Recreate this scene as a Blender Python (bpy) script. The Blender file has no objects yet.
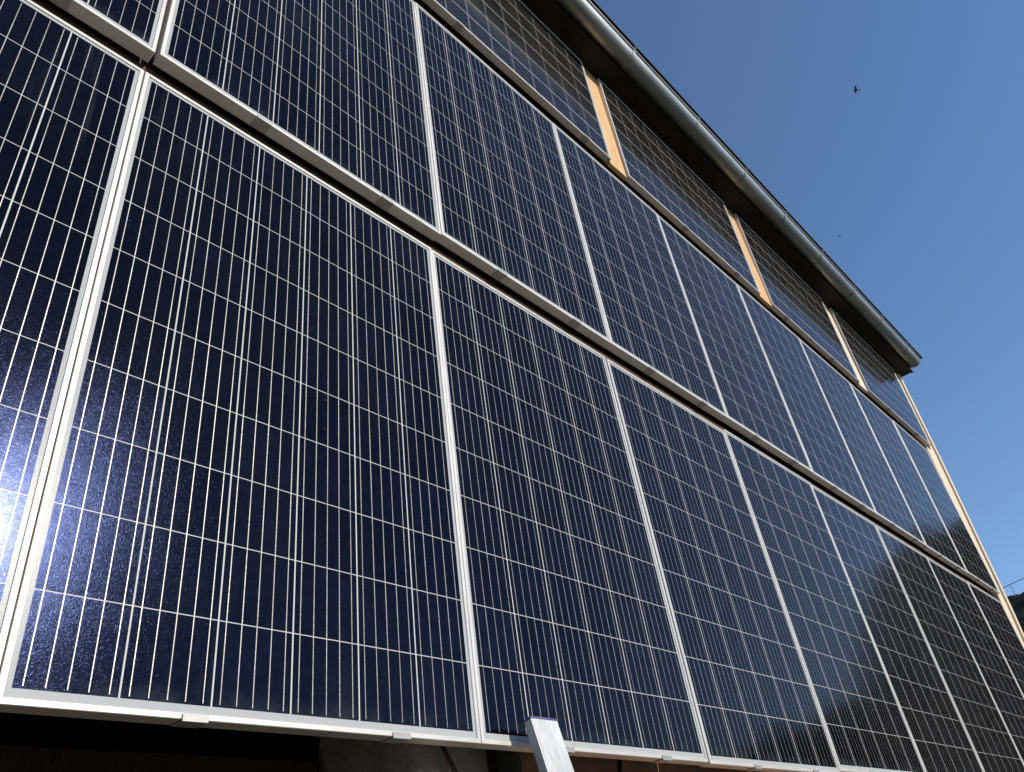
import bpy, bmesh, math, random
from mathutils import Vector, Matrix, noise as mnoise
random.seed(7)
sc = bpy.context.scene
COL = sc.collection
Z0 = 1.9                                   # lower edge of the bottom panel row above the yard

# ------------------------------------------------------------------ camera
R_ = Vector((0.68050037, -0.72089183, -0.13127917))
U_ = Vector((-0.35096403, -0.47793777, 0.80523272))
F_ = Vector((0.64322896, 0.5018869, 0.57824393))
cam = bpy.data.cameras.new('camera')
cam.sensor_fit = 'HORIZONTAL'; cam.sensor_width = 36.0
cam.lens = 785.65 / 1024 * 36.0
cam.clip_start = 0.02; cam.clip_end = 2000
cam_ob = bpy.data.objects.new('camera', cam); COL.objects.link(cam_ob)
M = Matrix.Identity(4)
for i in range(3):
    M[i][0] = R_[i]; M[i][1] = U_[i]; M[i][2] = -F_[i]
M[0][3], M[1][3], M[2][3] = -0.38498647, -1.34710388, -0.39079494 + Z0
cam_ob.matrix_world = M
sc.camera = cam_ob

# ------------------------------------------------------------------ sky, sun, exposure
TO_SUN = Vector((0.181, -0.888, 0.4210)).normalized()
el = math.asin(TO_SUN.z); az = math.atan2(TO_SUN.x, TO_SUN.y)
w = bpy.data.worlds.new('World'); sc.world = w; w.use_nodes = True
nt = w.node_tree; bg = nt.nodes['Background']
sky = nt.nodes.new('ShaderNodeTexSky'); sky.sky_type = 'NISHITA'; sky.sun_disc = False
sky.sun_elevation = el; sky.sun_rotation = az
sky.altitude = 300; sky.air_density = 1.0; sky.dust_density = 0.15; sky.ozone_density = 4.5
nt.links.new(sky.outputs[0], bg.inputs[0]); bg.inputs[1].default_value = 0.15
sl = bpy.data.lights.new('sun', 'SUN'); sl.energy = 3.8; sl.angle = math.radians(0.53); sl.color = (1.0, 0.92, 0.79)
so = bpy.data.objects.new('sun', sl); COL.objects.link(so); so.location = (2, -10, 12)
so.rotation_euler = TO_SUN.to_track_quat('Z', 'Y').to_euler()
vs = sc.view_settings; vs.view_transform = 'Standard'; vs.look = 'None'; vs.exposure = 0.24; vs.gamma = 1; vs.use_curve_mapping = False

# ------------------------------------------------------------------ node helper
class NT:
    def __init__(s, name):
        s.m = bpy.data.materials.new(name); s.m.use_nodes = True
        s.t = s.m.node_tree; s.b = s.t.nodes['Principled BSDF']; s.out = s.t.nodes['Material Output']
    def n(s, typ, **kw):
        nd = s.t.nodes.new(typ)
        for k, v in kw.items(): setattr(nd, k, v)
        return nd
    def link(s, a, b): s.t.links.new(a, b)
    def put(s, sock, v):
        if hasattr(v, 'is_output'): s.link(v, sock)
        else: sock.default_value = v
    def math(s, op, a, b=None, c=None, clamp=False):
        nd = s.n('ShaderNodeMath', operation=op); nd.use_clamp = clamp
        for i, v in enumerate((a, b, c)):
            if v is not None: s.put(nd.inputs[i], v)
        return nd.outputs[0]
    def noise(s, vec, scale, detail=3, rough=0.55, dist=0.0):
        nd = s.n('ShaderNodeTexNoise'); s.put(nd.inputs['Vector'], vec)
        nd.inputs['Scale'].default_value = scale; nd.inputs['Detail'].default_value = detail
        nd.inputs['Roughness'].default_value = rough; nd.inputs['Distortion'].default_value = dist
        return nd.outputs['Fac']
    def mapping(s, vec, scale=(1, 1, 1), loc=(0, 0, 0)):
        nd = s.n('ShaderNodeMapping'); s.put(nd.inputs['Vector'], vec)
        nd.inputs['Scale'].default_value = scale; nd.inputs['Location'].default_value = loc
        return nd.outputs[0]
    def ramp(s, fac, stops):
        nd = s.n('ShaderNodeValToRGB'); s.put(nd.inputs[0], fac); e = nd.color_ramp.elements
        while len(e) < len(stops): e.new(0.5)
        for i, (p, c) in enumerate(stops):
            e[i].position = p; e[i].color = (c[0], c[1], c[2], 1) if not isinstance(c, (int, float)) else (c, c, c, 1)
        return nd.outputs[0]
    def mix(s, fac, a, b, blend='MIX'):
        nd = s.n('ShaderNodeMix', data_type='RGBA', blend_type=blend)
        s.put(nd.inputs[0], fac)
        for i, v in ((6, a), (7, b)):
            if isinstance(v, tuple): v = (*v[:3], 1)
            s.put(nd.inputs[i], v)
        return nd.outputs[2]
    def bump(s, h, strength, dist=0.01, normal=None):
        nd = s.n('ShaderNodeBump'); nd.inputs['Strength'].default_value = strength; nd.inputs['Distance'].default_value = dist
        s.link(h, nd.inputs['Height'])
        if normal is not None: s.link(normal, nd.inputs['Normal'])
        return nd.outputs[0]
    def coord(s, which='Object'):
        return s.n('ShaderNodeTexCoord').outputs[which]

def mat_simple(name, col, rough=0.6, metal=0.0, var=0.25, scale=6.0, stretch=(1, 1, 1), bump=0.2, bdist=0.004, spec=0.5, contrast=(0.3, 0.7)):
    k = NT(name); co = k.mapping(k.coord(), stretch)
    f = k.noise(co, scale, 5, 0.6)
    lo = tuple(c * (1 - var) for c in col); hi = tuple(min(1, c * (1 + var)) for c in col)
    c = k.ramp(f, [(contrast[0], lo), (contrast[1], hi)])
    k.put(k.b.inputs['Base Color'], c)
    k.b.inputs['Metallic'].default_value = metal
    k.b.inputs['Specular IOR Level'].default_value = spec
    f2 = k.noise(co, scale * 5, 4, 0.6)
    k.put(k.b.inputs['Roughness'], k.math('MULTIPLY_ADD', f2, 0.25, rough - 0.12, True))
    if bump: k.put(k.b.inputs['Normal'], k.bump(f2, bump, bdist))
    return k.m

def mat_wood(name, col, axis='z', rough=0.65, var=0.35, boards=0.0, spec=0.3):
    k = NT(name); o = k.coord()
    st = {'x': (1.2, 22, 22), 'z': (22, 22, 1.2)}[axis]
    g = k.noise(k.mapping(o, st), 2.2, 6, 0.65, 0.6)
    b = k.noise(o, 1.7, 3)
    lo = tuple(c * (1 - var) for c in col); hi = tuple(min(1, c * (1 + var * 0.6)) for c in col)
    c = k.ramp(g, [(0.28, lo), (0.5, col), (0.72, hi)])
    c = k.mix(k.math('MULTIPLY', b, 0.5), c, tuple(x * 0.75 for x in col))
    # small knots
    v = k.n('ShaderNodeTexVoronoi'); k.put(v.inputs['Vector'], k.mapping(o, (7, 7, 2.2) if axis == 'z' else (2.2, 7, 7)))
    v.inputs['Scale'].default_value = 1.3
    kn = k.math('LESS_THAN', v.outputs['Distance'], 0.09)
    c = k.mix(k.math('MULTIPLY', kn, 0.6), c, (col[0] * 0.35, col[1] * 0.28, col[2] * 0.22))
    h = g
    if boards:
        sx = k.n('ShaderNodeSeparateXYZ'); k.put(sx.inputs[0], o)
        fr = k.math('FRACT', k.math('DIVIDE', sx.outputs[0], boards))
        gap = k.math('LESS_THAN', k.math('ABSOLUTE', k.math('SUBTRACT', fr, 0.5)), 0.485)
        c = k.mix(gap, tuple(x * 0.15 for x in col), c)
        h = k.math('MULTIPLY', gap, 1.0)
    k.put(k.b.inputs['Base Color'], c); k.b.inputs['Roughness'].default_value = rough
    k.b.inputs['Specular IOR Level'].default_value = spec
    k.put(k.b.inputs['Normal'], k.bump(h, 0.35, 0.003))
    return k.m

# ------------------------------------------------------------------ photovoltaic laminate
def mat_cells():
    k = NT('solar_cells_under_glass')
    uv = k.n('ShaderNodeUVMap'); uv.uv_map = 'cells'
    s = k.n('ShaderNodeSeparateXYZ'); k.put(s.inputs[0], uv.outputs[0]); u, v = s.outputs[0], s.outputs[1]
    o = k.coord('Object')
    info = k.n('ShaderNodeObjectInfo')
    seed = k.n('ShaderNodeVectorMath', operation='SCALE'); seed.inputs[0].default_value = (13.1, 7.7, 5.3); k.put(seed.inputs['Scale'], info.outputs['Random'])
    ov = k.n('ShaderNodeVectorMath', operation='ADD'); k.put(ov.inputs[0], o); k.put(ov.inputs[1], seed.outputs[0]); ov = ov.outputs[0]
    def edge(x):
        f = k.math('FRACT', x); return k.math('MINIMUM', f, k.math('SUBTRACT', 1.0, f))
    eu, ev = edge(u), edge(v)
    inside = k.math('MULTIPLY', k.math('LESS_THAN', k.math('ABSOLUTE', k.math('SUBTRACT', u, 3.0)), 2.992),
                    k.math('LESS_THAN', k.math('ABSOLUTE', k.math('SUBTRACT', v, 5.0)), 4.992))
    gap_u = k.math('LESS_THAN', eu, 0.0100)
    gap_v = k.math('LESS_THAN', ev, 0.0056)
    cell = k.math('MULTIPLY', inside, k.math('MULTIPLY', k.math('SUBTRACT', 1.0, gap_u), k.math('SUBTRACT', 1.0, gap_v)))
    fu = k.math('FRACT', k.math('MULTIPLY', k.math('FRACT', u), 5.0))
    bus = k.math('MULTIPLY', k.math('LESS_THAN', k.math('ABSOLUTE', k.math('SUBTRACT', fu, 0.5)), 0.0255),
                 k.math('LESS_THAN', k.math('ABSOLUTE', k.math('SUBTRACT', v, 5.0)), 4.965))
    # cell colour: polycrystalline navy, every cell a little different
    idx = k.n('ShaderNodeCombineXYZ'); k.put(idx.inputs[0], k.math('FLOOR', u)); k.put(idx.inputs[1], k.math('FLOOR', v)); k.put(idx.inputs[2], info.outputs['Random'])
    wn = k.n('ShaderNodeTexWhiteNoise', noise_dimensions='3D'); k.put(wn.inputs[0], idx.outputs[0])
    vor = k.n('ShaderNodeTexVoronoi'); k.put(vor.inputs['Vector'], ov); vor.inputs['Scale'].default_value = 70
    vs_ = k.n('ShaderNodeSeparateColor'); k.put(vs_.inputs[0], vor.outputs['Color'])
    t = k.math('ADD', k.math('MULTIPLY', wn.outputs[0], 0.55), k.math('MULTIPLY', vs_.outputs[0], 0.45))
    cc = k.ramp(t, [(0.0, (0.0007, 0.0006, 0.0009)), (0.6, (0.0013, 0.0011, 0.0018)), (1.0, (0.0027, 0.0024, 0.0046))])
    # silver solder ribbons, white backsheet in the gaps
    spk = k.noise(ov, 160, 2)
    ribbon = k.ramp(spk, [(0.3, (0.30, 0.29, 0.27)), (0.7, (0.60, 0.57, 0.52))])
    ribbon = k.mix(k.ramp(k.noise(k.mapping(ov, (6, 6, 1.5)), 3.0, 4), [(0.35, 0.0), (0.7, 0.75)]), ribbon, (0.22, 0.21, 0.20))  # uneven sheen along the ribbons, painted into their colour
    c = k.mix(inside, (0.40, 0.41, 0.41), (0.54, 0.535, 0.52))
    c = k.mix(cell, c, cc)
    c = k.mix(bus, c, ribbon)
    notcell = k.math('MAXIMUM', bus, k.math('SUBTRACT', 1.0, cell), None, True)
    b = k.b
    k.put(b.inputs['Base Color'], c)
    k.put(b.inputs['Roughness'], k.math('MULTIPLY_ADD', notcell, 0.16, 0.24))
    k.put(b.inputs['Metallic'], k.math('MULTIPLY', bus, 0.45))
    # grain of the crystals and of the patterned glass
    g1 = k.noise(ov, 210, 2, 0.5, 2.0); g2 = k.noise(ov, 700, 1)
    grain = (k.bump(k.math('ADD', g1, k.math('MULTIPLY', g2, 0.5)), 1.0, 0.00014))
    b.inputs['Coat Weight'].default_value = 1.0
    b.inputs['Coat IOR'].default_value = 1.165
    b.inputs['Specular Tint'].default_value = (0.25, 0.25, 0.3, 1); b.inputs['Specular IOR Level'].default_value = 0.0
    k.put(b.inputs['Coat Roughness'], k.math('MULTIPLY_ADD', k.noise(ov, 2.2, 3), 0.04, 0.078))
    wave = k.noise(ov, 1.6, 1)
    k.put(b.inputs['Coat Normal'], k.bump(wave, 0.25, 0.003))
    # dust film, denser in smears and near the lower rail
    d = k.noise(k.mapping(ov, (3.0, 3.0, 1.1)), 1.6, 6, 0.62, 0.4)
    spots = k.n('ShaderNodeTexVoronoi'); k.put(spots.inputs['Vector'], ov); spots.inputs['Scale'].default_value = 16
    sp = k.math('MULTIPLY', k.math('LESS_THAN', spots.outputs['Distance'], 0.045), 0.10)
    df = k.math('ADD', k.ramp(d, [(0.42, 0.0008), (0.62, 0.006), (0.8, 0.03)]), k.math('MULTIPLY', sp, k.ramp(k.noise(ov, 3.1, 1), [(0.5, 0.0), (0.6, 1.0)])))
    # rain streaks and a dirt line above the lower edge
    st = k.ramp(k.noise(k.mapping(ov, (26, 26, 1.0)), 1.0, 4, 0.6), [(0.60, 0.0), (0.74, 1.0)])
    st = k.math('MULTIPLY', st, k.ramp(k.noise(ov, 1.9, 2), [(0.5, 0.0), (0.68, 0.05)]))
    oz = k.n('ShaderNodeSeparateXYZ'); k.put(oz.inputs[0], o)
    low = k.math('MULTIPLY', k.ramp(oz.outputs[2], [(0.012, 1.0), (0.06, 0.0)]), k.ramp(k.noise(ov, 14, 4), [(0.4, 0.0), (0.7, 0.10)]))
    df = k.math('ADD', df, k.math('ADD', st, low))
    dif = k.n('ShaderNodeBsdfDiffuse'); dif.inputs[0].default_value = (0.31, 0.33, 0.37, 1)
    mx = k.n('ShaderNodeMixShader'); k.put(mx.inputs[0], df); gl = k.n('ShaderNodeBsdfAnisotropic', distribution='BECKMANN'); gl.inputs['Roughness'].default_value = 0.195
    crystal = k.mix(1.0, k.ramp(t, [(0.0, (0.0026, 0.0038, 0.0105)), (1.0, (0.0052, 0.0074, 0.0185))]), k.ramp(k.noise(ov, 420, 2, 0.6, 1.0), [(0.34, 0.55), (0.55, 0.9), (0.70, 1.9)]), 'MULTIPLY')
    k.put(gl.inputs['Color'], k.mix(notcell, crystal, (0.004, 0.004, 0.004)))
    k.link(grain, gl.inputs['Normal'])
    ad = k.n('ShaderNodeAddShader'); k.link(b.outputs[0], ad.inputs[0]); k.link(gl.outputs[0], ad.inputs[1])
    k.link(ad.outputs[0], mx.inputs[1]); k.link(dif.outputs[0], mx.inputs[2])
    k.link(mx.outputs[0], k.out.inputs[0])
    return k.m

M_CELL = mat_cells()
M_ALU = mat_simple('anodised_aluminium', (0.60, 0.575, 0.535), 0.42, 0.30, 0.10, 5, (1, 1, 1), 0.04, 0.001)
M_CLAMP = mat_simple('mill_aluminium_clamp', (0.36, 0.355, 0.34), 0.45, 0.4, 0.12, 20, (1, 1, 1), 0.05, 0.001)
M_BAR = mat_simple('scuffed_aluminium_bar', (0.50, 0.505, 0.49), 0.5, 0.25, 0.22, 14, (1, 1, 0.45), 0.5, 0.004)
M_CAP = mat_simple('purple_plastic_film', (0.10, 0.07, 0.20), 0.4, 0, 0.3, 30)
M_ZINC = mat_simple('weathered_zinc', (0.33, 0.345, 0.34), 0.42, 0.80, 0.18, 3.5, (0.6, 3, 3), 0.06, 0.002)
M_BOARD = mat_wood('spruce_board', (0.66, 0.40, 0.19), 'z', 0.6, 0.30)
M_CORNER = mat_wood('pale_spruce_board', (0.74, 0.61, 0.45), 'z', 0.6, 0.20)
M_RAIL = mat_wood('brown_batten', (0.10, 0.055, 0.035), 'x', 0.75)
M_WALL = mat_wood('dark_barn_boards', (0.07, 0.045, 0.03), 'z', 0.8, 0.4, 0.18)
M_SOFFIT = mat_wood('brown_soffit_boards', (0.030, 0.023, 0.019), 'x', 0.75, 0.5)
M_DARK = mat_simple('shade_black_timber', (0.012, 0.010, 0.008), 0.9, 0, 0.4, 6)  # near-black colour stands in for the cavity's deep shade
M_DOOR = mat_wood('old_brown_planks', (0.045, 0.03, 0.018), 'z', 0.85, 0.35)
M_PLASTER = mat_simple('old_clay_plaster', (0.42, 0.355, 0.285), 0.9, 0, 0.35, 9, (1, 1, 1), 0.6, 0.01)
M_BRICK = None
M_TILE = mat_simple('dark_roof_tiles', (0.045, 0.035, 0.032), 0.8, 0, 0.5, 4, (1, 1, 1), 0.5, 0.02)
M_FELT = mat_simple('black_roof_edge', (0.012, 0.012, 0.013), 0.7, 0, 0.3, 5)

def mat_brick():
    k = NT('reddish_brick'); o = k.mapping(k.coord(), (1, 1, 1)); 
    sx = k.n('ShaderNodeSeparateXYZ'); k.put(sx.inputs[0], o)
    cb = k.n('ShaderNodeCombineXYZ'); k.put(cb.inputs[0], sx.outputs[0]); k.put(cb.inputs[1], sx.outputs[2])
    br = k.n('ShaderNodeTexBrick'); k.put(br.inputs['Vector'], cb.outputs[0]); br.inputs['Scale'].default_value = 1.0
    br.inputs['Brick Width'].default_value = 0.26; br.inputs['Row Height'].default_value = 0.078; br.inputs['Mortar Size'].default_value = 0.007
    br.inputs['Color1'].default_value = (0.46, 0.25, 0.15, 1); br.inputs['Color2'].default_value = (0.33, 0.17, 0.10, 1); br.inputs['Mortar'].default_value = (0.28, 0.23, 0.18, 1)
    f = k.noise(o, 14, 5)
    c = k.mix(k.ramp(f, [(0.35, 0.0), (0.7, 0.7)]), br.outputs[0], (0.20, 0.12, 0.08))
    k.put(k.b.inputs['Base Color'], c); k.b.inputs['Roughness'].default_value = 0.9
    k.put(k.b.inputs['Normal'], k.bump(k.math('ADD', br.outputs['Fac'], k.math('MULTIPLY', f, -0.6)), -0.6, 0.008))
    return k.m
M_BRICK = mat_brick()

# ------------------------------------------------------------------ mesh helpers
def add_box(bm, x0, x1, y0, y1, z0, z1, bevel=0.0):
    vs = [bm.verts.new(p) for p in ((x0, y0, z0), (x1, y0, z0), (x1, y1, z0), (x0, y1, z0), (x0, y0, z1), (x1, y0, z1), (x1, y1, z1), (x0, y1, z1))]
    fs = [bm.faces.new([vs[i] for i in q]) for q in ((0, 3, 2, 1), (4, 5, 6, 7), (0, 1, 5, 4), (1, 2, 6, 5), (2, 3, 7, 6), (3, 0, 4, 7))]
    if bevel:
        es = list({e for f in fs for e in f.edges})
        bmesh.ops.bevel(bm, geom=es, offset=bevel, segments=2, profile=0.5, affect='EDGES')

def add_prism(bm, pts, a0, a1, axis):
    """closed polygon pts in the two other axes, extruded along axis from a0 to a1"""
    def P(p, a):
        return {'x': (a, p[0], p[1]), 'y': (p[0], a, p[1]), 'z': (p[0], p[1], a)}[axis]
    A = [bm.verts.new(P(p, a0)) for p in pts]; B = [bm.verts.new(P(p, a1)) for p in pts]
    n = len(pts)
    for i in range(n): bm.faces.new((A[i], A[(i + 1) % n], B[(i + 1) % n], B[i]))
    bm.faces.new(A[::-1]); bm.faces.new(B)
    bmesh.ops.recalc_face_normals(bm, faces=bm.faces[:])

def add_tube(bm, pts, rad, seg=10, caps=True):
    pts = [Vector(p) for p in pts]; rad = rad if isinstance(rad, (list, tuple)) else [rad] * len(pts)
    rings = []
    for i, p in enumerate(pts):
        d = (pts[min(i + 1, len(pts) - 1)] - pts[max(i - 1, 0)]).normalized()
        a = d.cross(Vector((0.13, 0.2, 0.97)) if abs(d.z) < 0.9 else Vector((1, 0, 0))).normalized(); b = d.cross(a)
        rings.append([bm.verts.new(p + rad[i] * (math.cos(t) * a + math.sin(t) * b)) for t in [2 * math.pi * j / seg for j in range(seg)]])
    for r, q in zip(rings, rings[1:]):
        for j in range(seg): bm.faces.new((r[j], r[(j + 1) % seg], q[(j + 1) % seg], q[j]))
    if caps: bm.faces.new(rings[0][::-1]); bm.faces.new(rings[-1])
    bmesh.ops.recalc_face_normals(bm, faces=bm.faces[:])

def mesh_from(name, bm, mat, smooth=False):
    me = bpy.data.meshes.new(name); bm.to_mesh(me); bm.free()
    me.materials.append(mat)
    for p in me.polygons: p.use_smooth = smooth
    return me

def obj(name, bm, mat, parent=None, smooth=False, label=None):
    me = bm if isinstance(bm, bpy.types.Mesh) else mesh_from(name, bm, mat, smooth)
    o = bpy.data.objects.new(name, me); COL.objects.link(o)
    if parent is not None: o.parent = parent
    if label: o['label'] = label
    return o

def thing(name, label, cat, loc=(0, 0, 0), group=None):
    o = bpy.data.objects.new(name, None); COL.objects.link(o); o.empty_display_size = 0.2
    o.location = loc; o['label'] = label; o['category'] = cat
    if group: o['group'] = group
    return o

def tag(o, label, cat, group=None):
    o['label'] = label; o['category'] = cat
    if group: o['group'] = group
    return o

def struct(name, bm, mat, smooth=False):
    o = obj(name, bm, mat, None, smooth); o['kind'] = 'structure'; return o

# ------------------------------------------------------------------ ground and far slope
def mat_ground():
    k = NT('gravel_yard'); o = k.coord()
    f = k.noise(o, 0.35, 5); g = k.noise(o, 38, 4, 0.7)
    c = k.ramp(g, [(0.3, (0.065, 0.061, 0.055)), (0.7, (0.15, 0.142, 0.13))])
    c = k.mix(k.ramp(f, [(0.45, 0.0), (0.65, 1.0)]), c, (0.10, 0.12, 0.05))
    k.put(k.b.inputs['Base Color'], c); k.b.inputs['Roughness'].default_value = 0.95
    k.put(k.b.inputs['Normal'], k.bump(g, 0.5, 0.02)); return k.m
bm = bmesh.new()
bmesh.ops.create_grid(bm, x_segments=8, y_segments=8, size=900)
struct('ground', bm, mat_ground())

def mat_hill():
    k = NT('wooded_slope'); o = k.coord()
    f = k.noise(o, 0.25, 6, 0.65); c = k.ramp(f, [(0.3, (0.009, 0.012, 0.013)), (0.7, (0.026, 0.033, 0.034))])
    k.put(k.b.inputs['Base Color'], c); k.b.inputs['Roughness'].default_value = 1.0; k.b.inputs['Specular IOR Level'].default_value = 0.1
    return k.m
def hills():
    """rising ground with a ragged tree line on the sunny side of the yard (it shows in the panels as their dark lower zone)"""
    bm = bmesh.new()
    prof = [(-62, 5.0), (-20, 5.5), (0, 6.0), (20, 7.0), (40, 9.0), (55, 9.2), (64, 8.6), (70, 9.4), (73.5, 10.2), (75.2, 13.5), (77, 16.6), (79, 17.4), (81, 18.6), (84, 18.2), (88, 18.0), (91, 17.0)]
    def elev(a):
        for (a0, e0), (a1, e1) in zip(prof, prof[1:]):
            if a0 <= a <= a1: return e0 + (e1 - e0) * (a - a0) / (a1 - a0)
        return prof[-1][1]
    cx, cy = -0.385, -1.347
    cols = []
    n = 420
    for i in range(n + 1):
        a = -62 + 153 * i / n; ar = math.radians(a); dx, dy = math.sin(ar), -math.cos(ar)
        e = elev(a) + 0.9 * mnoise.noise(Vector((a * 0.55, 3.1, 0))) + 0.5 * mnoise.noise(Vector((a * 2.3, 8.0, 0)))
        col = []
        for j, (dist, fr) in enumerate(((34, 0.0), (40, 0.35), (46, 0.7), (52, 0.92), (57, 1.0), (70, 0.9), (110, 0.0))):
            h = fr * (1.5 + 57 * math.tan(math.radians(e))) - (0.3 if fr == 0 else 0)
            jit = 0.8 * mnoise.noise(Vector((a * 0.9, j * 5.0, 2))) if 0 < fr < 1 else 0
            col.append(bm.verts.new((cx + dx * (dist + jit), cy + dy * (dist + jit), h + jit)))
        cols.append(col)
    for c, d in zip(cols, cols[1:]):
        for j in range(6): bm.faces.new((c[j], c[j + 1], d[j + 1], d[j]))
    bmesh.ops.recalc_face_normals(bm, faces=bm.faces[:])
    struct('hills', bm, mat_hill())
hills()

# ------------------------------------------------------------------ the building behind the panels
XL, XR = -4.0, 8.44                      # left and right end of the facade
house = thing('barn', 'dark timber barn carrying the solar panels under a zinc gutter', 'building', (2.1, 4.0, 0))
def hpart(name, bm, mat, label=None, smooth=False):
    bm.transform(Matrix.Translation((-2.1, -4.0, 0)))
    return obj(name, bm, mat, house, smooth, label)

bm = bmesh.new()                         # upper wall shell (boards) : front, right, left, back
add_box(bm, XL, XR - 0.02, 0.060, 0.11, Z0 + 0.16, Z0 + 4.53)
add_box(bm, XR - 0.08, XR - 0.02, 0.112, 8.0, 0, Z0 + 4.53)
add_box(bm, XL, XL + 0.06, 0.112, 8.0, 0, Z0 + 4.53)
add_box(bm, XL + 0.062, XR - 0.082, 7.94, 8.0, 0, Z0 + 4.53)
hpart('wall', bm, M_WALL)

bm = bmesh.new()                         # ground floor wall: brick right of the pillar
add_box(bm, 1.29, XR - 0.10, 0.17, 0.40, 0, Z0 + 0.40)
hpart('brick_wall', bm, M_BRICK, 'reddish brick wall in the shade under the panels')
bm = bmesh.new()
add_box(bm, XL + 0.062, -1.3, 0.15, 0.40, 0, Z0 + 0.40)
hpart('brick_wall', bm, M_BRICK)
bm = bmesh.new()                         # cavity: sides, back and ceiling, coloured near black for the deep shade inside
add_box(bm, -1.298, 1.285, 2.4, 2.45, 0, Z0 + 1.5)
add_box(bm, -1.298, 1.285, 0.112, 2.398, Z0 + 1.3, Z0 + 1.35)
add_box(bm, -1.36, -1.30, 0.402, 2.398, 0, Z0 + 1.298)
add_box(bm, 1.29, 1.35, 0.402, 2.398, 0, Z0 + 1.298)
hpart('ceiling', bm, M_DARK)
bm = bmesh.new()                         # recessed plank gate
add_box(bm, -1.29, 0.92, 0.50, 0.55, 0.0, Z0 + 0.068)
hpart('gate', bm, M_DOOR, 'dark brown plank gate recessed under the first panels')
bm = bmesh.new()                         # stubby plastered pillar
prof = []
for (x, y) in ((0.95, 0.158), (1.085, 0.145), (1.215, 0.165), (1.22, 0.55), (0.95, 0.55)):
    prof.append((x, y))
add_prism(bm, prof, 0.0, Z0 + 0.42, 'z')
bmesh.ops.bevel(bm, geom=[e for e in bm.edges if abs((e.verts[0].co - e.verts[1].co).z) > 1], offset=0.018, segments=3, profile=0.5, affect='EDGES')
bmesh.ops.subdivide_edges(bm, edges=[e for e in bm.edges if abs((e.verts[0].co - e.verts[1].co).z) > 1], cuts=60)
for v in bm.verts:
    q = v.co * 6; v.co.x += 0.006 * mnoise.noise(q); v.co.y += 0.006 * mnoise.noise(q + Vector((5, 5, 5)))
hpart('pillar', bm, M_PLASTER, 'worn clay plastered pillar beside the dark opening', True)

for zc, yf in ((0.22, 0.0425), (1.35, 0.0425), (1.665 + 0.34, 0.0175), (1.665 + 1.3, 0.0175), (3.37 + 0.20, -0.0135), (3.37 + 0.82, -0.0215)):
    bm = bmesh.new(); add_box(bm, -1.05, 8.10, yf, 0.0585, Z0 + zc - 0.035, Z0 + zc + 0.035)
    hpart('rail', bm, M_RAIL)
for zc, yf in ((1.655, 0.030), (3.295, -0.002)):      # battens that show as a brown line in the joints
    bm = bmesh.new(); add_box(bm, -1.05, 8.10, yf, 0.0585, Z0 + zc - 0.022, Z0 + zc + 0.022)
    hpart('rail', bm, M_RAIL)

# pale upright boards between the top panels and up the right corner
def slanted_board(name, xb, xt, z0, z1, yf, yb, mat, label=None):
    bm = bmesh.new()
    V = [bm.verts.new(p) for p in ((xb[0], yf, z0), (xb[1], yf, z0), (xb[1], yb, z0), (xb[0], yb, z0), (xt[0], yf, z1), (xt[1], yf, z1), (xt[1], yb, z1), (xt[0], yb, z1))]
    fs = [bm.faces.new([V[i] for i in q]) for q in ((0, 3, 2, 1), (4, 5, 6, 7), (0, 1, 5, 4), (1, 2, 6, 5), (2, 3, 7, 6), (3, 0, 4, 7))]
    bmesh.ops.bevel(bm, geom=list(bm.edges), offset=0.002, segments=2, profile=0.5, affect='EDGES')
    return hpart(name, bm, mat, label)
for (b0, b1, t0, t1, lab) in ((2.591, 2.757, 2.604, 2.775, 'widest orange upright board, nearest the left'),
                              (4.483, 4.671, 4.500, 4.692, 'orange upright board between the middle top panels'),
                              (6.386, 6.570, 6.401, 6.588, 'palest upright board nearest the roof end')):
    slanted_board('wooden_board', (b0, b1), (t0, t1), Z0 + 3.345, Z0 + 4.428, -0.043, -0.016, M_CORNER if 'palest' in lab else M_BOARD, lab)
def corner_board(left, right, off, dep):
    """upright board whose face follows the rows, which step forward towards the eave"""
    bm = bmesh.new(); rows = []
    for (z, y), x0, x1 in zip(((-0.6, 0.045), (0.8, 0.022), (1.6, -0.008), (2.74, -0.035), (3.31, -0.046), (3.33, -0.046), (4.428, -0.064)), left, right):
        rows.append([bm.verts.new(p) for p in ((x0, y + off, Z0 + z), (x1, y + off, Z0 + z), (x1, dep, Z0 + z), (x0, dep, Z0 + z))])
    for a, b in zip(rows, rows[1:]):
        for q in range(4): bm.faces.new((a[q], a[(q + 1) % 4], b[(q + 1) % 4], b[q]))
    bm.faces.new(rows[0][::-1]); bm.faces.new(rows[-1])
    bmesh.ops.recalc_face_normals(bm, faces=bm.faces[:])
    return hpart('corner_board', bm, M_CORNER)
o_ = [8.36, 8.35, 8.42, 8.49, 8.54, 8.54, 8.57]
corner_board([8.135] * 5 + [8.325, 8.325], [x - 0.092 for x in o_], 0.012, 0.0585)
corner_board([x - 0.08 for x in o_], o_, -0.006, 0.12)

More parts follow.
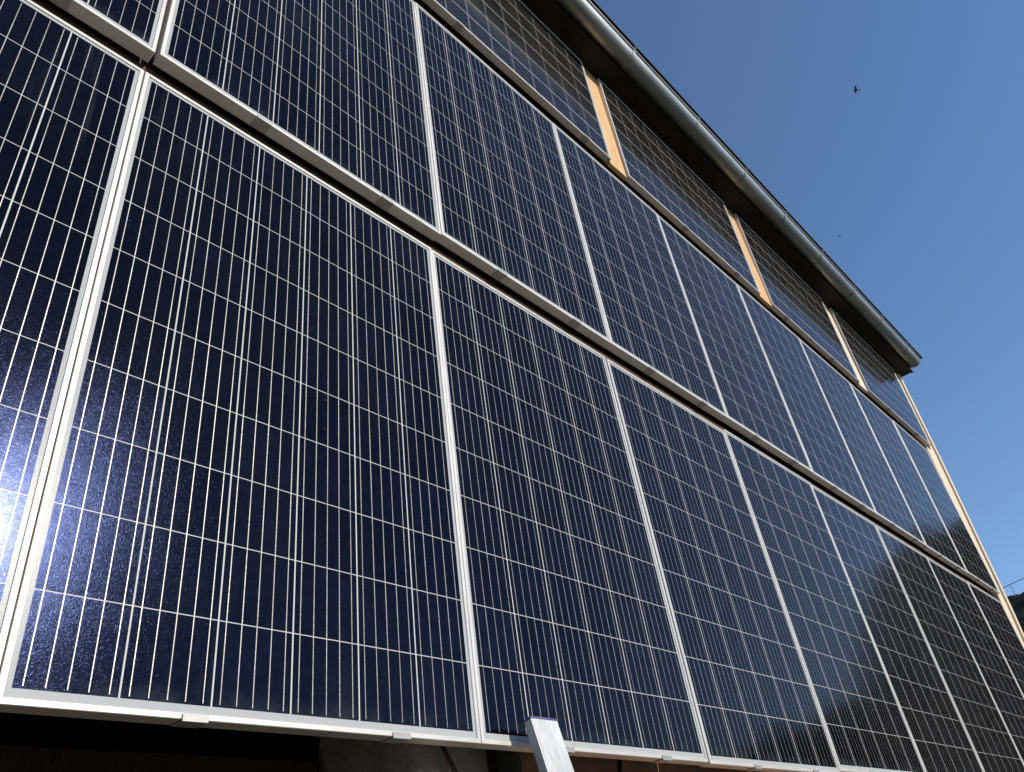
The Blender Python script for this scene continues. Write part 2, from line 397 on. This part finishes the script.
# eave: soffit, fascia, roof and gutter
EX0, EX1 = XL - 0.2, 8.644
bm = bmesh.new(); add_box(bm, EX0, EX1, -0.174, 0.058, Z0 + 4.435, Z0 + 4.460)
hpart('soffit', bm, M_SOFFIT, 'brown boards under the eave')
bm = bmesh.new(); add_box(bm, EX0, EX1, -0.200, -0.177, Z0 + 4.425, Z0 + 4.56)
hpart('fascia', bm, M_SOFFIT)
bm = bmesh.new()
sl_ = math.tan(math.radians(34))
pr = [(-0.358, Z0 + 4.543), (-0.358, Z0 + 4.556), (4.0, Z0 + 4.56 + 4.375 * sl_), (8.375, Z0 + 4.56), (8.375, Z0 + 4.53), (4.0, Z0 + 4.515 + 4.3 * sl_), (-0.21, Z0 + 4.572)]
pr = [(y, z) for y, z in pr]
add_prism(bm, pr, EX0, EX1 + 0.02, 'x')
rf_ = hpart('roof', bm, M_TILE)
rf_.data.materials.clear(); rf_.data.materials.append(M_FELT)
for xg in (XL + 0.03, XR - 0.05):        # gable triangles
    bm = bmesh.new(); add_prism(bm, [(0.06, Z0 + 4.532), (7.98, Z0 + 4.532), (4.0, Z0 + 4.47 + 3.85 * sl_)], xg - 0.03, xg + 0.03, 'x')
    hpart('gable', bm, M_WALL)

GY, GZ, GR = -0.2620, Z0 + 4.5060, 0.0725
GX0, GX1 = EX0, 8.572
def gutter_mesh():
    bm = bmesh.new(); seg = 20; th = 0.003
    outer = [(GY - GR * math.cos(math.pi * i / seg), GZ - GR * math.sin(math.pi * i / seg)) for i in range(seg + 1)]
    inner = [(GY - (GR - th) * math.cos(math.pi * i / seg), GZ - (GR - th) * math.sin(math.pi * i / seg)) for i in range(seg + 1)]
    xs = [GX0 + (GX1 - GX0) * i / 60 for i in range(61)]
    A, B = [], []
    for x in xs:
        wob = 0.0025 * mnoise.noise(Vector((x * 0.7, 1, 1)))
        A.append([bm.verts.new((x, y, z + wob)) for y, z in outer]); B.append([bm.verts.new((x, y, z + wob)) for y, z in inner])
    for i in range(60):
        for j in range(seg):
            bm.faces.new((A[i][j], A[i][j + 1], A[i + 1][j + 1], A[i + 1][j])); bm.faces.new((B[i][j], B[i + 1][j], B[i + 1][j + 1], B[i][j + 1]))
        bm.faces.new((A[i][0], A[i + 1][0], B[i + 1][0], B[i][0])); bm.faces.new((A[i][seg], B[i][seg], B[i + 1][seg], A[i + 1][seg]))
    for L in (A[0], A[-1]):              # end caps
        bm.faces.new(L)
    # rolled bead along the front lip
    add_tube(bm, [(x, GY - GR - 0.004, GZ + 0.004) for x in xs], 0.008, 10)
    bmesh.ops.recalc_face_normals(bm, faces=bm.faces[:])
    return bm
gut = hpart('gutter', gutter_mesh(), M_ZINC, 'grey zinc half-round gutter along the eave', True)
def bracket_mesh():
    bm = bmesh.new(); seg = 20; r0, r1 = GR + 0.0008, GR + 0.0045
    P = []
    for i in range(seg + 1):
        t = math.pi * i / seg; P.append((math.cos(t), math.sin(t)))
    rows = []
    for (r, x) in ((r0, -0.013), (r1, -0.013), (r1, 0.013), (r0, 0.013)):
        rows.append([bm.verts.new((x, -r * c, -r * s)) for c, s in P])
    for k_ in range(4):
        a, b = rows[k_], rows[(k_ + 1) % 4]
        for j in range(seg): bm.faces.new((a[j], a[j + 1], b[j + 1], b[j]))
    add_box(bm, -0.013, 0.013, -0.094, -0.066, 0.011, 0.017, 0.0015)     # hook over the bead
    add_box(bm, -0.013, 0.013, 0.0715, 0.076, 0.0005, 0.05)             # arm behind
    bmesh.ops.recalc_face_normals(bm, faces=bm.faces[:])
    return mesh_from('bracket', bm, M_ZINC)
bmesh_br = bracket_mesh()
xs = [-3.4 + 0.79 * i for i in range(6)] + [1.361, 2.117, 2.868, 3.708, 4.447, 5.161, 5.913, 6.661, 7.402, 8.147]
for x in xs:
    o = bpy.data.objects.new('bracket', bmesh_br); COL.objects.link(o); o.parent = gut
    o.location = (x - 2.1, GY - 4.0, GZ)

# ------------------------------------------------------------------ solar panels
def frame_mesh(W, H):
    bm = bmesh.new()
    prof = [(0.0, 0.0012), (0.0012, 0.0), (0.0098, 0.0), (0.011, 0.0012), (0.011, 0.0030), (0.0025, 0.0030), (0.0025, 0.0380), (0.026, 0.0380), (0.026, 0.0400), (0.0, 0.0400)]
    rings = []
    for wd, d in prof:
        rings.append([bm.verts.new(p) for p in ((-W / 2 + wd, d, wd), (W / 2 - wd, d, wd), (W / 2 - wd, d, H - wd), (-W / 2 + wd, d, H - wd))])
    n = len(rings)
    for i in range(n):
        a, b = rings[i], rings[(i + 1) % n]
        for j in range(4): bm.faces.new((a[j], a[(j + 1) % 4], b[(j + 1) % 4], b[j]))
    bmesh.ops.recalc_face_normals(bm, faces=bm.faces[:])
    return mesh_from('frame', bm, M_ALU)
def laminate_mesh(W, H, landscape=False):
    bm = bmesh.new(); e = 0.0030
    add_box(bm, -W / 2 + e, W / 2 - e, 0.0032, 0.0085, e, H - e)
    uv = bm.loops.layers.uv.new('cells')
    mu, mt_, mb_ = 0.0185, 0.0195, 0.0240                      # frame lip plus white margin round the cells
    for f in bm.faces:
        for l in f.loops:
            x, z = l.vert.co.x + W / 2, l.vert.co.z
            if landscape:
                l[uv].uv = ((z - mu) / (H - 2 * mu) * 6, (x - mt_) / (W - mt_ - mt_) * 10)
            else:
                l[uv].uv = ((x - mu) / (W - 2 * mu) * 6, (z - mb_) / (H - mt_ - mb_) * 10)
    return mesh_from('solar_glass', bm, M_CELL)
def clamp_mesh():
    bm = bmesh.new()
    add_box(bm, -0.024, 0.024, -0.0035, -0.0006, -0.0045, 0.0085, 0.0008)
    add_box(bm, -0.024, 0.024, -0.0003, 0.0360, -0.0035, -0.0008, 0.0008)
    bmesh.ops.recalc_face_normals(bm, faces=bm.faces[:])
    return mesh_from('clamp', bm, M_CLAMP)
CLAMP = clamp_mesh()
CLAMP.materials.clear(); CLAMP.materials.append(M_CLAMP)

def solar_panel(proto, W, x, y, z, label, group, clamps, tilt=0.0, roll=0.0, yaw=0.0):
    t = thing('solar_panel', label, 'solar panel', (x, y, Z0 + z), group)
    t.rotation_euler = (tilt, roll, yaw)
    obj('frame', proto[0], None, t); obj('solar_glass', proto[1], None, t)
    for f in clamps:
        c = obj('clamp', CLAMP, None, t); c.location = ((f - 0.5) * W, 0, 0)
    return t

rnd = random.Random(3)
jit = lambda a: rnd.uniform(-a, a)
_meshes = {}
def protos(W, H):
    key = (round(W, 4), H)
    if key not in _meshes: _meshes[key] = (frame_mesh(W, H), laminate_mesh(W, H))
    return _meshes[key]
GB = [-1.013, 0.0, 1.0155, 2.0230, 3.028, 4.050, 5.060, 6.072, 7.086, 8.108]
GAPB = [0.003, 0.0028, 0.003, 0.010, 0.0035, 0.003, 0.009, 0.003, 0.003, 0.003]
LB = ['solar panel cut off by the left edge of the bottom row, beside the sun glint',
      'largest solar panel of the bottom row with blue sun glint in its lower left',
      'bottom row solar panel with the aluminium bar leaning on its lower edge',
      'bottom row solar panel right of the one with the leaning bar',
      'fourth whole solar panel of the bottom row, dull sky reflection down its right side',
      'bottom row solar panel where the pale cloud of reflection ends in black',
      'bottom row solar panel third from the pale corner boards',
      'bottom row solar panel second from the pale corner boards',
      'narrowest looking bottom row solar panel, against the pale corner boards']
ZT = [0.0, 0.006, 0.0, -0.004, 0.008, 0.004, -0.003, -0.004, 0.004]
for i in range(9):
    xa, xb = GB[i] + GAPB[i] / 2, GB[i + 1] - GAPB[i + 1] / 2
    solar_panel(protos(xb - xa, 1.615), xb - xa, (xa + xb) / 2, 0.0, ZT[i] if i > 2 else 0.0, LB[i], 'upright solar panels of the bottom row', (0.31, 0.765), jit(0.0015), jit(0.001), jit(0.002))
GM = [-1.003, 0.0125, 1.049, 2.058, 3.078, 4.103, 5.110, 6.119, 7.145, 8.124]
GAPM = [0.003, 0.012, 0.0025, 0.003, 0.0025, 0.006, 0.003, 0.0025, 0.003, 0.003]
LM = ['middle row solar panel showing only a corner at the top left of the photo',
      'middle row solar panel directly above the largest bottom panel',
      'middle row solar panel straight under the longest stretch of the first landscape panel',
      'middle row solar panel under the first orange upright board',
      'middle row solar panel fifth from the pale corner boards',
      'middle row solar panel under the second orange upright board',
      'middle row solar panel third from the pale corner boards',
      'middle row solar panel second from the corner, dark reflection at its foot',
      'middle row solar panel against the pale corner boards, mostly dark']
ZM = [-0.012, -0.006, 0.0, 0.002, 0.006, 0.004, 0.006, 0.0, 0.004]
for i in range(9):
    xa, xb = GM[i] + GAPM[i] / 2, GM[i + 1] - GAPM[i + 1] / 2
    solar_panel(protos(xb - xa, 1.575), xb - xa, (xa + xb) / 2, -0.025, 1.690 + ZM[i], LM[i], 'upright solar panels of the middle row', (0.31, 0.765), jit(0.0015), jit(0.001), jit(0.002))
PT = (frame_mesh(1.704, 1.026), laminate_mesh(1.704, 1.026, True))
TOPS = [(0.889, 2.594, 3.374, (0.26, 0.86), 'landscape solar panel of the top row left of the first orange board'),
        (2.770, 4.474, 3.363, (0.39, 0.80), 'landscape solar panel between the first and second upright boards'),
        (4.676, 6.381, 3.369, (0.15, 0.66), 'landscape solar panel between the second and third upright boards'),
        (6.609, 8.313, 3.373, (0.30, 0.76), 'landscape solar panel at the gutter end of the top row')]
for x0, x1, z, cl, lab in TOPS:
    solar_panel(PT, 1.704, (x0 + x1) / 2, -0.055, z, lab, 'landscape solar panels under the eave', cl, math.radians(0.7) + jit(0.001), jit(0.001), jit(0.001))

# ------------------------------------------------------------------ small things under the panels
bar = thing('aluminium_bar', 'scuffed flat aluminium bar leaning against the bottom edge of the panels', 'metal bar', (1.41, -0.30, 0))
top = Vector((1.129, -0.060, Z0 + 0.051)); foot_d = Vector((0.0, -0.029, -0.126))
foot = top + foot_d * ((Z0 + 0.051) / 0.126)
ax = (top - foot).normalized(); xx = Vector((1, 0, 0)); xx = (xx - ax * xx.dot(ax)); xx = (xx + Vector((0, 0.0, 0))).normalized(); xx = (xx - ax * xx.dot(ax)).normalized(); yy = ax.cross(xx)
bar.location = foot
Lb = (top - foot).length
RM = Matrix((xx, yy, ax)).transposed().to_4x4()
bar.rotation_euler = RM.to_euler()
bm = bmesh.new(); add_box(bm, 0, 0.098, 0, 0.024, 0, Lb, 0.0015)
obj('body', bm, M_BAR, bar)
bm = bmesh.new(); add_box(bm, -0.001, 0.099, -0.001, 0.025, Lb - 0.002, Lb + 0.004, 0.001)
obj('end_cap', bm, M_CAP, bar)

pipe = thing('pipe', 'black wrapped pipe with grey ribbed end in the shade beside the pillar', 'pipe', (1.245, 0.135, 0))
bm = bmesh.new(); add_tube(bm, [(0, 0, Z0 - 0.030), (0, 0, Z0 + 0.12), (0.0, 0.0, Z0 + 0.13)], [0.036, 0.036, 0.034], 20)
obj('sleeve', bm, mat_simple('black_pipe_wrap', (0.01, 0.01, 0.012), 0.6, 0, 0.4, 20), pipe, True)
bm = bmesh.new(); pts, rr = [], []
for i in range(120):
    z = 0.02 + (Z0 - 0.036 - 0.02) * i / 119; pts.append((0.0, 0, z)); rr.append(0.027 + 0.005 * (i % 2))
add_tube(bm, pts, rr, 20)
obj('ribbed_hose', bm, mat_simple('grey_ribbed_plastic', (0.40, 0.40, 0.39), 0.5, 0, 0.2, 15), pipe, True)
bm = bmesh.new(); add_tube(bm, [(0.985, 0.125, Z0 + 0.06), (1.055, 0.122, Z0 - 0.05), (1.12, 0.12, Z0 - 0.25), (1.18, 0.12, Z0 - 0.6), (1.18, 0.13, Z0 - 1.2)], 0.0055, 8)
tag(obj('wire', bm, mat_simple('rusty_wire', (0.07, 0.03, 0.018), 0.8, 0.2, 0.4, 30)), 'rusty brown wire slanting across the plastered pillar', 'wire')
bm = bmesh.new(); add_tube(bm, [(1.72, 0.11, Z0 + 0.06), (1.685, 0.11, Z0 - 0.03), (1.64, 0.11, Z0 - 0.2), (1.62, 0.12, Z0 - 0.8)], 0.007, 8)
tag(obj('cable', bm, mat_simple('black_cable', (0.01, 0.01, 0.01), 0.5, 0, 0.2, 30)), 'black cable hanging under the panels in front of the brick wall', 'cable')

# ------------------------------------------------------------------ beyond the corner: neighbour house, wires, birds
CAMP = Vector((-0.38498647, -1.34710388, -0.39079494 + Z0))
nb = thing('neighbour_house', 'dark tiled roof of the neighbouring house just beyond the corner boards', 'house', (36, 4, 0.45))
bm = bmesh.new(); add_box(bm, -4, 4, -7, 5, -0.7, 6.4)
obj('wall', bm, mat_simple('grey_render', (0.30, 0.29, 0.26), 0.9, 0, 0.2, 2), nb)
def tiled_roof():
    bm = bmesh.new()
    n = 26
    for side in (-1, 1):
        for i in range(n):
            f0, f1 = i / n, (i + 1) / n
            x0, x1 = side * (4.6 - 4.6 * f0), side * (4.6 - 4.6 * f1 - 0.06)
            z0, z1 = 6.0 + 3.55 * f0, 6.0 + 3.55 * f1
            for j in range(24):
                y0 = -7.4 + 12.8 * j / 24; y1 = y0 + 12.8 / 24 - 0.02
                dz = random.uniform(0, 0.05)
                a = [(x0, y0, z0 + 0.10 + dz), (x0, y1, z0 + 0.10 + dz), (x1, y1, z1 + 0.02 + dz), (x1, y0, z1 + 0.02 + dz)]
                b = [(p[0], p[1], p[2] - 0.12) for p in a]
                A = [bm.verts.new(p) for p in a]; B = [bm.verts.new(p) for p in b]
                bm.faces.new(A); bm.faces.new(B[::-1])
                for q in range(4): bm.faces.new((A[q], B[q], B[(q + 1) % 4], A[(q + 1) % 4]))
    bmesh.ops.recalc_face_normals(bm, faces=bm.faces[:])
    return bm
M_NB = mat_simple('weathered_dark_tiles', (0.060, 0.056, 0.044), 1.0, 0, 0.75, 2.4, (1, 1, 1), 0.8, 0.05, 0.05)
rf = obj('roof', tiled_roof(), M_NB, nb)
bm = bmesh.new()
add_tube(bm, [(0, -7.4 + 12.8 * i / 40, 9.62 + 0.05 * math.sin(i * 1.9)) for i in range(41)], [0.14 + 0.03 * (i % 2) for i in range(41)], 10)
obj('ridge', bm, mat_simple('brown_ridge_tiles', (0.05, 0.03, 0.025), 0.85, 0, 0.5, 2), rf)

def dirp(d, t): return CAMP + Vector(d) * t
M_WIRE = mat_simple('black_overhead_wire', (0.02, 0.02, 0.02), 0.6, 0, 0.1, 5)
a, b = dirp((0.9603, 0.1422, 0.23995), 27), dirp((0.9623, 0.1222, 0.2429), 27)
d = (b - a); pts = [a - d * 6 + Vector((0, 0, 0))] + [a + d * (i / 4) + Vector((0, 0, 0)) for i in range(5)] + [b + d * 8 + Vector((0, 0, 0.05))]
bm = bmesh.new(); add_tube(bm, pts, 0.009, 6)
tag(obj('overhead_wire', bm, M_WIRE), 'long thin overhead wire crossing the sky above the neighbouring roof', 'wire')
a = dirp((0.9611, 0.1376, 0.2400), 27); b = dirp((0.96272, 0.13837, 0.23242), 27)
bm = bmesh.new(); add_tube(bm, [a, a.lerp(b, 0.4) + Vector((0, -0.05, -0.02)), b, b + (b - a) * 0.9 + Vector((0, -0.2, 0))], 0.008, 6)
tag(obj('service_wire', bm, M_WIRE), 'short faint wire dropping from the overhead wire to the roof', 'wire')

M_BIRD = mat_simple('dark_feathers', (0.05, 0.045, 0.045), 0.8, 0, 0.3, 20)
def bird(name, loc, s, rz, label):
    bm = bmesh.new()
    add_tube(bm, [(0, 0.50, 0.03), (0, 0.44, 0.03), (0, 0.36, 0.025), (0, 0.24, 0.01), (0, 0.02, 0), (0, -0.22, 0.0), (0, -0.38, 0.01)], [0.006, 0.03, 0.062, 0.075, 0.095, 0.06, 0.02], 10)
    for sx in (-1, 1):
        P = [(0.05, 0.20, 0.03), (0.34, 0.26, 0.20), (0.72, 0.02, 0.34), (0.40, -0.02, 0.20), (0.06, -0.16, 0.02)]
        A = [bm.verts.new((sx * x, y, z)) for x, y, z in P]; B = [bm.verts.new((sx * x, y, z - 0.02)) for x, y, z in P]
        for f in ((0, 1, 3, 4), (1, 2, 3)): bm.faces.new([A[i] for i in f]); bm.faces.new([B[i] for i in f[::-1]])
        for i in range(5): bm.faces.new((A[i], B[i], B[(i + 1) % 5], A[(i + 1) % 5]))
    A = [bm.verts.new(p) for p in ((-0.03, -0.30, 0.01), (0.03, -0.30, 0.01), (0.12, -0.62, 0.0), (0, -0.52, 0), (-0.12, -0.62, 0.0))]
    B = [bm.verts.new(v.co - Vector((0, 0, 0.012))) for v in A]
    bm.faces.new(A); bm.faces.new(B[::-1])
    for i in range(5): bm.faces.new((A[i], B[i], B[(i + 1) % 5], A[(i + 1) % 5]))
    bmesh.ops.recalc_face_normals(bm, faces=bm.faces[:])
    bm.transform(Matrix.Scale(s, 4))
    o = obj(name, bm, M_BIRD); o.location = loc; o.rotation_euler = (0.5, 0.35, rz)
    return tag(o, label, 'bird')
bird('bird', dirp((0.70049369, 0.0053482, 0.71363856), 17.0), 0.125, 0.5, 'small dark bird flying high in the blue sky right of the gutter')
bird('bird', dirp((0.7819, 0.0997, 0.6154), 60.0), 0.17, 1.2, 'tiny speck of a bird far off, just above the gutter')
